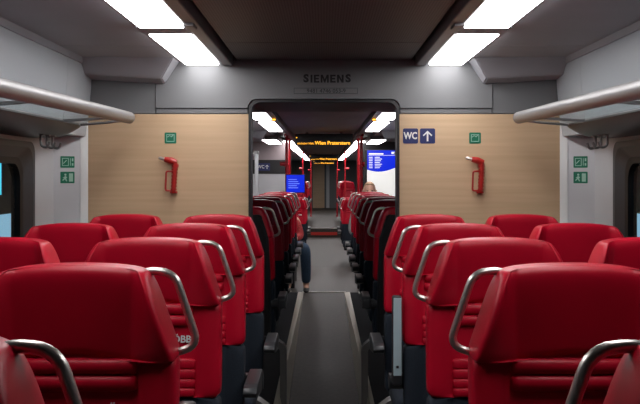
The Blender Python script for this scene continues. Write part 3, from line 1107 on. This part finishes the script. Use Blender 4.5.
def skin(name, verts, edges, radii, m, parent, root=0, lv=2):
    me = bpy.data.meshes.new(name)
    me.from_pydata([Vector(v) for v in verts], edges, [])
    o = link(bpy.data.objects.new(name, me), parent)
    md = o.modifiers.new('k', 'SKIN')
    md.use_smooth_shade = True
    sk = me.skin_vertices[0].data
    for i, r in enumerate(radii):
        sk[i].radius = r if isinstance(r, tuple) else (r, r)
        sk[i].use_root = (i == root)
    s_ = o.modifiers.new('s', 'SUBSURF')
    s_.levels = lv
    s_.render_levels = lv
    bake(o)
    for p in o.data.polygons:
        p.use_smooth = True
    o.data.materials.clear()
    o.data.materials.append(m)
    return o


def person(label, loc, rz, shirt, trousers, dx, dz, hair=HAIR):
    """seated person facing -Y; origin on the floor under the hips; a = side of the aisle leg"""
    t = thing('person', label, 'person', loc, rz)
    V = [(0, 0, 0.55), (0, 0.03, 0.72), (0, 0.05, 0.92), (0, 0.03, 1.06), (0, 0.005, 1.13), (0, -0.01, 1.20)]
    E = [(i, i + 1) for i in range(5)]
    Rr = [(0.13, 0.10), (0.125, 0.09), (0.15, 0.10), (0.12, 0.08), 0.05, 0.055]
    legs, arms = {}, {}
    for s in (-1, 1):
        n = len(V)
        V += [(s * 0.09, -0.06, 0.55), (s * 0.10, -0.44, 0.57), (s * 0.11, -0.40, 0.30), (s * 0.11, -0.38, 0.09), (s * 0.12, -0.50, 0.045)]
        Rr += [0.085, 0.065, 0.055, 0.04, 0.03]
        E += [(0, n), (n, n + 1), (n + 1, n + 2), (n + 2, n + 3), (n + 3, n + 4)]
        n = len(V)
        V += [(s * 0.18, 0.02, 1.03), (s * 0.23, -0.04, 0.78), (s * 0.14, -0.26, 0.70), (s * 0.13, -0.33, 0.68)]
        Rr += [0.058, 0.045, 0.033, 0.03]
        E += [(3, n), (n, n + 1), (n + 1, n + 2), (n + 2, n + 3)]
        # five fingers resting on the thigh
        for f in range(5):
            m0 = len(V)
            fx = (f - 1.5) * 0.017 if f < 4 else -s * 0.04
            ln = (0.05, 0.06, 0.058, 0.045, 0.03)[f]
            bx_ = s * 0.13 + fx
            V += [(bx_, -0.36, 0.672), (bx_ + (0 if f < 4 else -s * 0.012), -0.36 - ln * 0.6, 0.665), (bx_ + (0 if f < 4 else -s * 0.014), -0.36 - ln, 0.65)]
            Rr += [0.0095, 0.0085, 0.007]
            E += [(n + 3, m0), (m0, m0 + 1), (m0 + 1, m0 + 2)]
    def shift(vv):
        out = []
        for x, y, z in vv:
            if y < -0.3 and z < 0.63:
                x += dx
            if z > 0.64:
                z -= dz * min(1, (z - 0.64) / 0.2)
                y -= dz * 0.3
            out.append((x, y, z))
        return out
    V = shift(V)
    body = skin('body', V, E, Rr, SKIN, t)
    # clothing: follows the same skeleton a little outside it
    vt = V[:5]
    et = [(i, i + 1) for i in range(3)]
    vt = V[:4]
    rt = [(0.145, 0.115), (0.14, 0.105), (0.165, 0.115), (0.13, 0.092)]
    for s in (-1, 1):
        n = len(vt)
        vt = vt + [(s * 0.18, 0.02, 1.03), (s * 0.23, -0.04, 0.78), (s * 0.165, -0.20, 0.72)]
        rt += [0.07, 0.057, 0.046]
        et += [(3, n), (n, n + 1), (n + 1, n + 2)]
    vt = shift(vt)
    skin('shirt', vt, et, rt, shirt, t)
    vt, et, rt = [(0, 0, 0.54)], [], [(0.15, 0.12)]
    for s in (-1, 1):
        n = len(vt)
        vt += [(s * 0.09, -0.06, 0.55), (s * 0.10, -0.44, 0.57), (s * 0.11, -0.40, 0.30), (s * 0.11, -0.38, 0.11)]
        rt += [0.098, 0.078, 0.068, 0.06]
        et += [(0, n), (n, n + 1), (n + 1, n + 2), (n + 2, n + 3)]
    vt = shift(vt)
    skin('trousers', vt, et, rt, trousers, t)
    for s in (-1, 1):
        bm = bmesh.new()
        rings = []
        for y, w, h in ((-0.32, 0.02, 0.05), (-0.335, 0.036, 0.085), (-0.40, 0.04, 0.085), (-0.47, 0.044, 0.06), (-0.54, 0.042, 0.045), (-0.575, 0.022, 0.03)):
            rings.append([(s * 0.115 + w * math.cos(k * math.pi / 4), y, 0.02 + max(0, h * (0.5 + 0.5 * math.sin(k * math.pi / 4)))) for k in range(8)])
        loft(bm, rings)
        so = subsurf(obj('shoe', bm, SHOE, t), 1)
        so.location.x = dx
        bm = bmesh.new()
        rings = [[(s * 0.115 + w, y, 0.022), (s * 0.115 - w, y, 0.022), (s * 0.115 - w, y, 0.0), (s * 0.115 + w, y, 0.0)] for y, w in ((-0.325, 0.03), (-0.4, 0.042), (-0.53, 0.046), (-0.58, 0.025))]
        loft(bm, rings)
        obj('sole', bm, SOLE, so)
    # head
    bm = bmesh.new()
    bmesh.ops.create_uvsphere(bm, u_segments=20, v_segments=14, radius=1)
    for v in bm.verts:
        x, y, z = v.co
        w = 0.076 * (1 - 0.22 * max(0, -z) ** 1.5)
        v.co = Vector((x * w, y * 0.095 - 0.02 - (0.012 if (z < -0.3 and y < 0) else 0), 1.29 + z * 0.115))
    # nose
    tube(bm, [(0, -0.112, 1.305), (0, -0.128, 1.275), (0, -0.112, 1.262)], [0.008, 0.014, 0.01], n=8)
    for s in (-1, 1):
        tube(bm, [(s * 0.074, -0.01, 1.315), (s * 0.085, -0.0, 1.30), (s * 0.076, -0.01, 1.265)], [0.008, 0.013, 0.007], n=8)
    head = obj('head', bm, SKIN, t, smooth=True)
    head.location = (0, -dz * 0.3, -dz)
    for s in (-1, 1):
        bm = bmesh.new()
        bmesh.ops.create_uvsphere(bm, u_segments=8, v_segments=6, radius=0.009)
        e = obj('eye', bm, EYE, head, smooth=True)
        e.location = (s * 0.030, -0.108, 1.298)
    bm = bmesh.new()
    tube(bm, [(-0.022, -0.108, 1.232), (0, -0.116, 1.230), (0.022, -0.108, 1.232)], [0.003, 0.006, 0.003], n=8)
    obj('mouth', bm, mat('lips', (0.4, 0.12, 0.1), rough=0.5), head, smooth=True)
    bm = bmesh.new()
    bmesh.ops.create_uvsphere(bm, u_segments=20, v_segments=14, radius=1)
    for v in bm.verts:
        x, y, z = v.co
        zz = z
        if y < 0.1 and z < 0.45 - 0.1 * y:
            y = max(y, 0.15)
        if zz < -0.45:
            zz = -0.45
        v.co = Vector((x * 0.083, y * 0.103 - 0.012, 1.300 + zz * 0.118))
    obj('hair', bm, hair, head, smooth=True)
    return t


person('seated person in blue jeans and dark red shirt at the aisle beyond the doorway', (-0.535, 10.95, -0.027), 0.0, SHIRT, JEANS, 0.20, 0.14)
person('seated person in grey shirt whose head shows in front of the map display', (0.585, 10.85, -0.02), 0.0, SHIRTW, JEANS, 0.0, 0.03, HAIRB)
for x, y, z, lab in ((-0.535, 11.0, -0.035, 'red folding seat under the person in jeans'), (0.585, 10.9, -0.03, 'red folding seat under the person by the map display')):
    t = thing('folding_seat', lab, 'seat', (x, y, z))
    obj('seat_cushion', B(-0.2, 0.2, -0.36, 0.14, 0.38, 0.445, bev=0.02), RED, t)
    obj('backrest', B(-0.2, 0.2, 0.15, 0.20, 0.40, 0.95, bev=0.02), RED, t)
    obj('seat_post', B(-0.15, 0.15, 0.0, 0.16, 0.0, 0.40, bev=0.01), SHELL, t)
for s in (-1, 1):
    t = thing('indicator_lamp', 'tiny amber indicator beside the ceiling lights beyond the doorway, %s' % ('map display side' if s > 0 else 'opposite map display'), 'lamp', (s * 0.525, 8.85, CZ - 0.03), group='amber indicators')
    obj('lamp_case', B(-0.024, 0.024, -0.03, 0.03, -0.03, 0.002, bev=0.004), BLACK, t)
    obj('lamp_digits', B(-0.018, 0.018, -0.032, -0.028, -0.024, -0.006), AMBER, t)
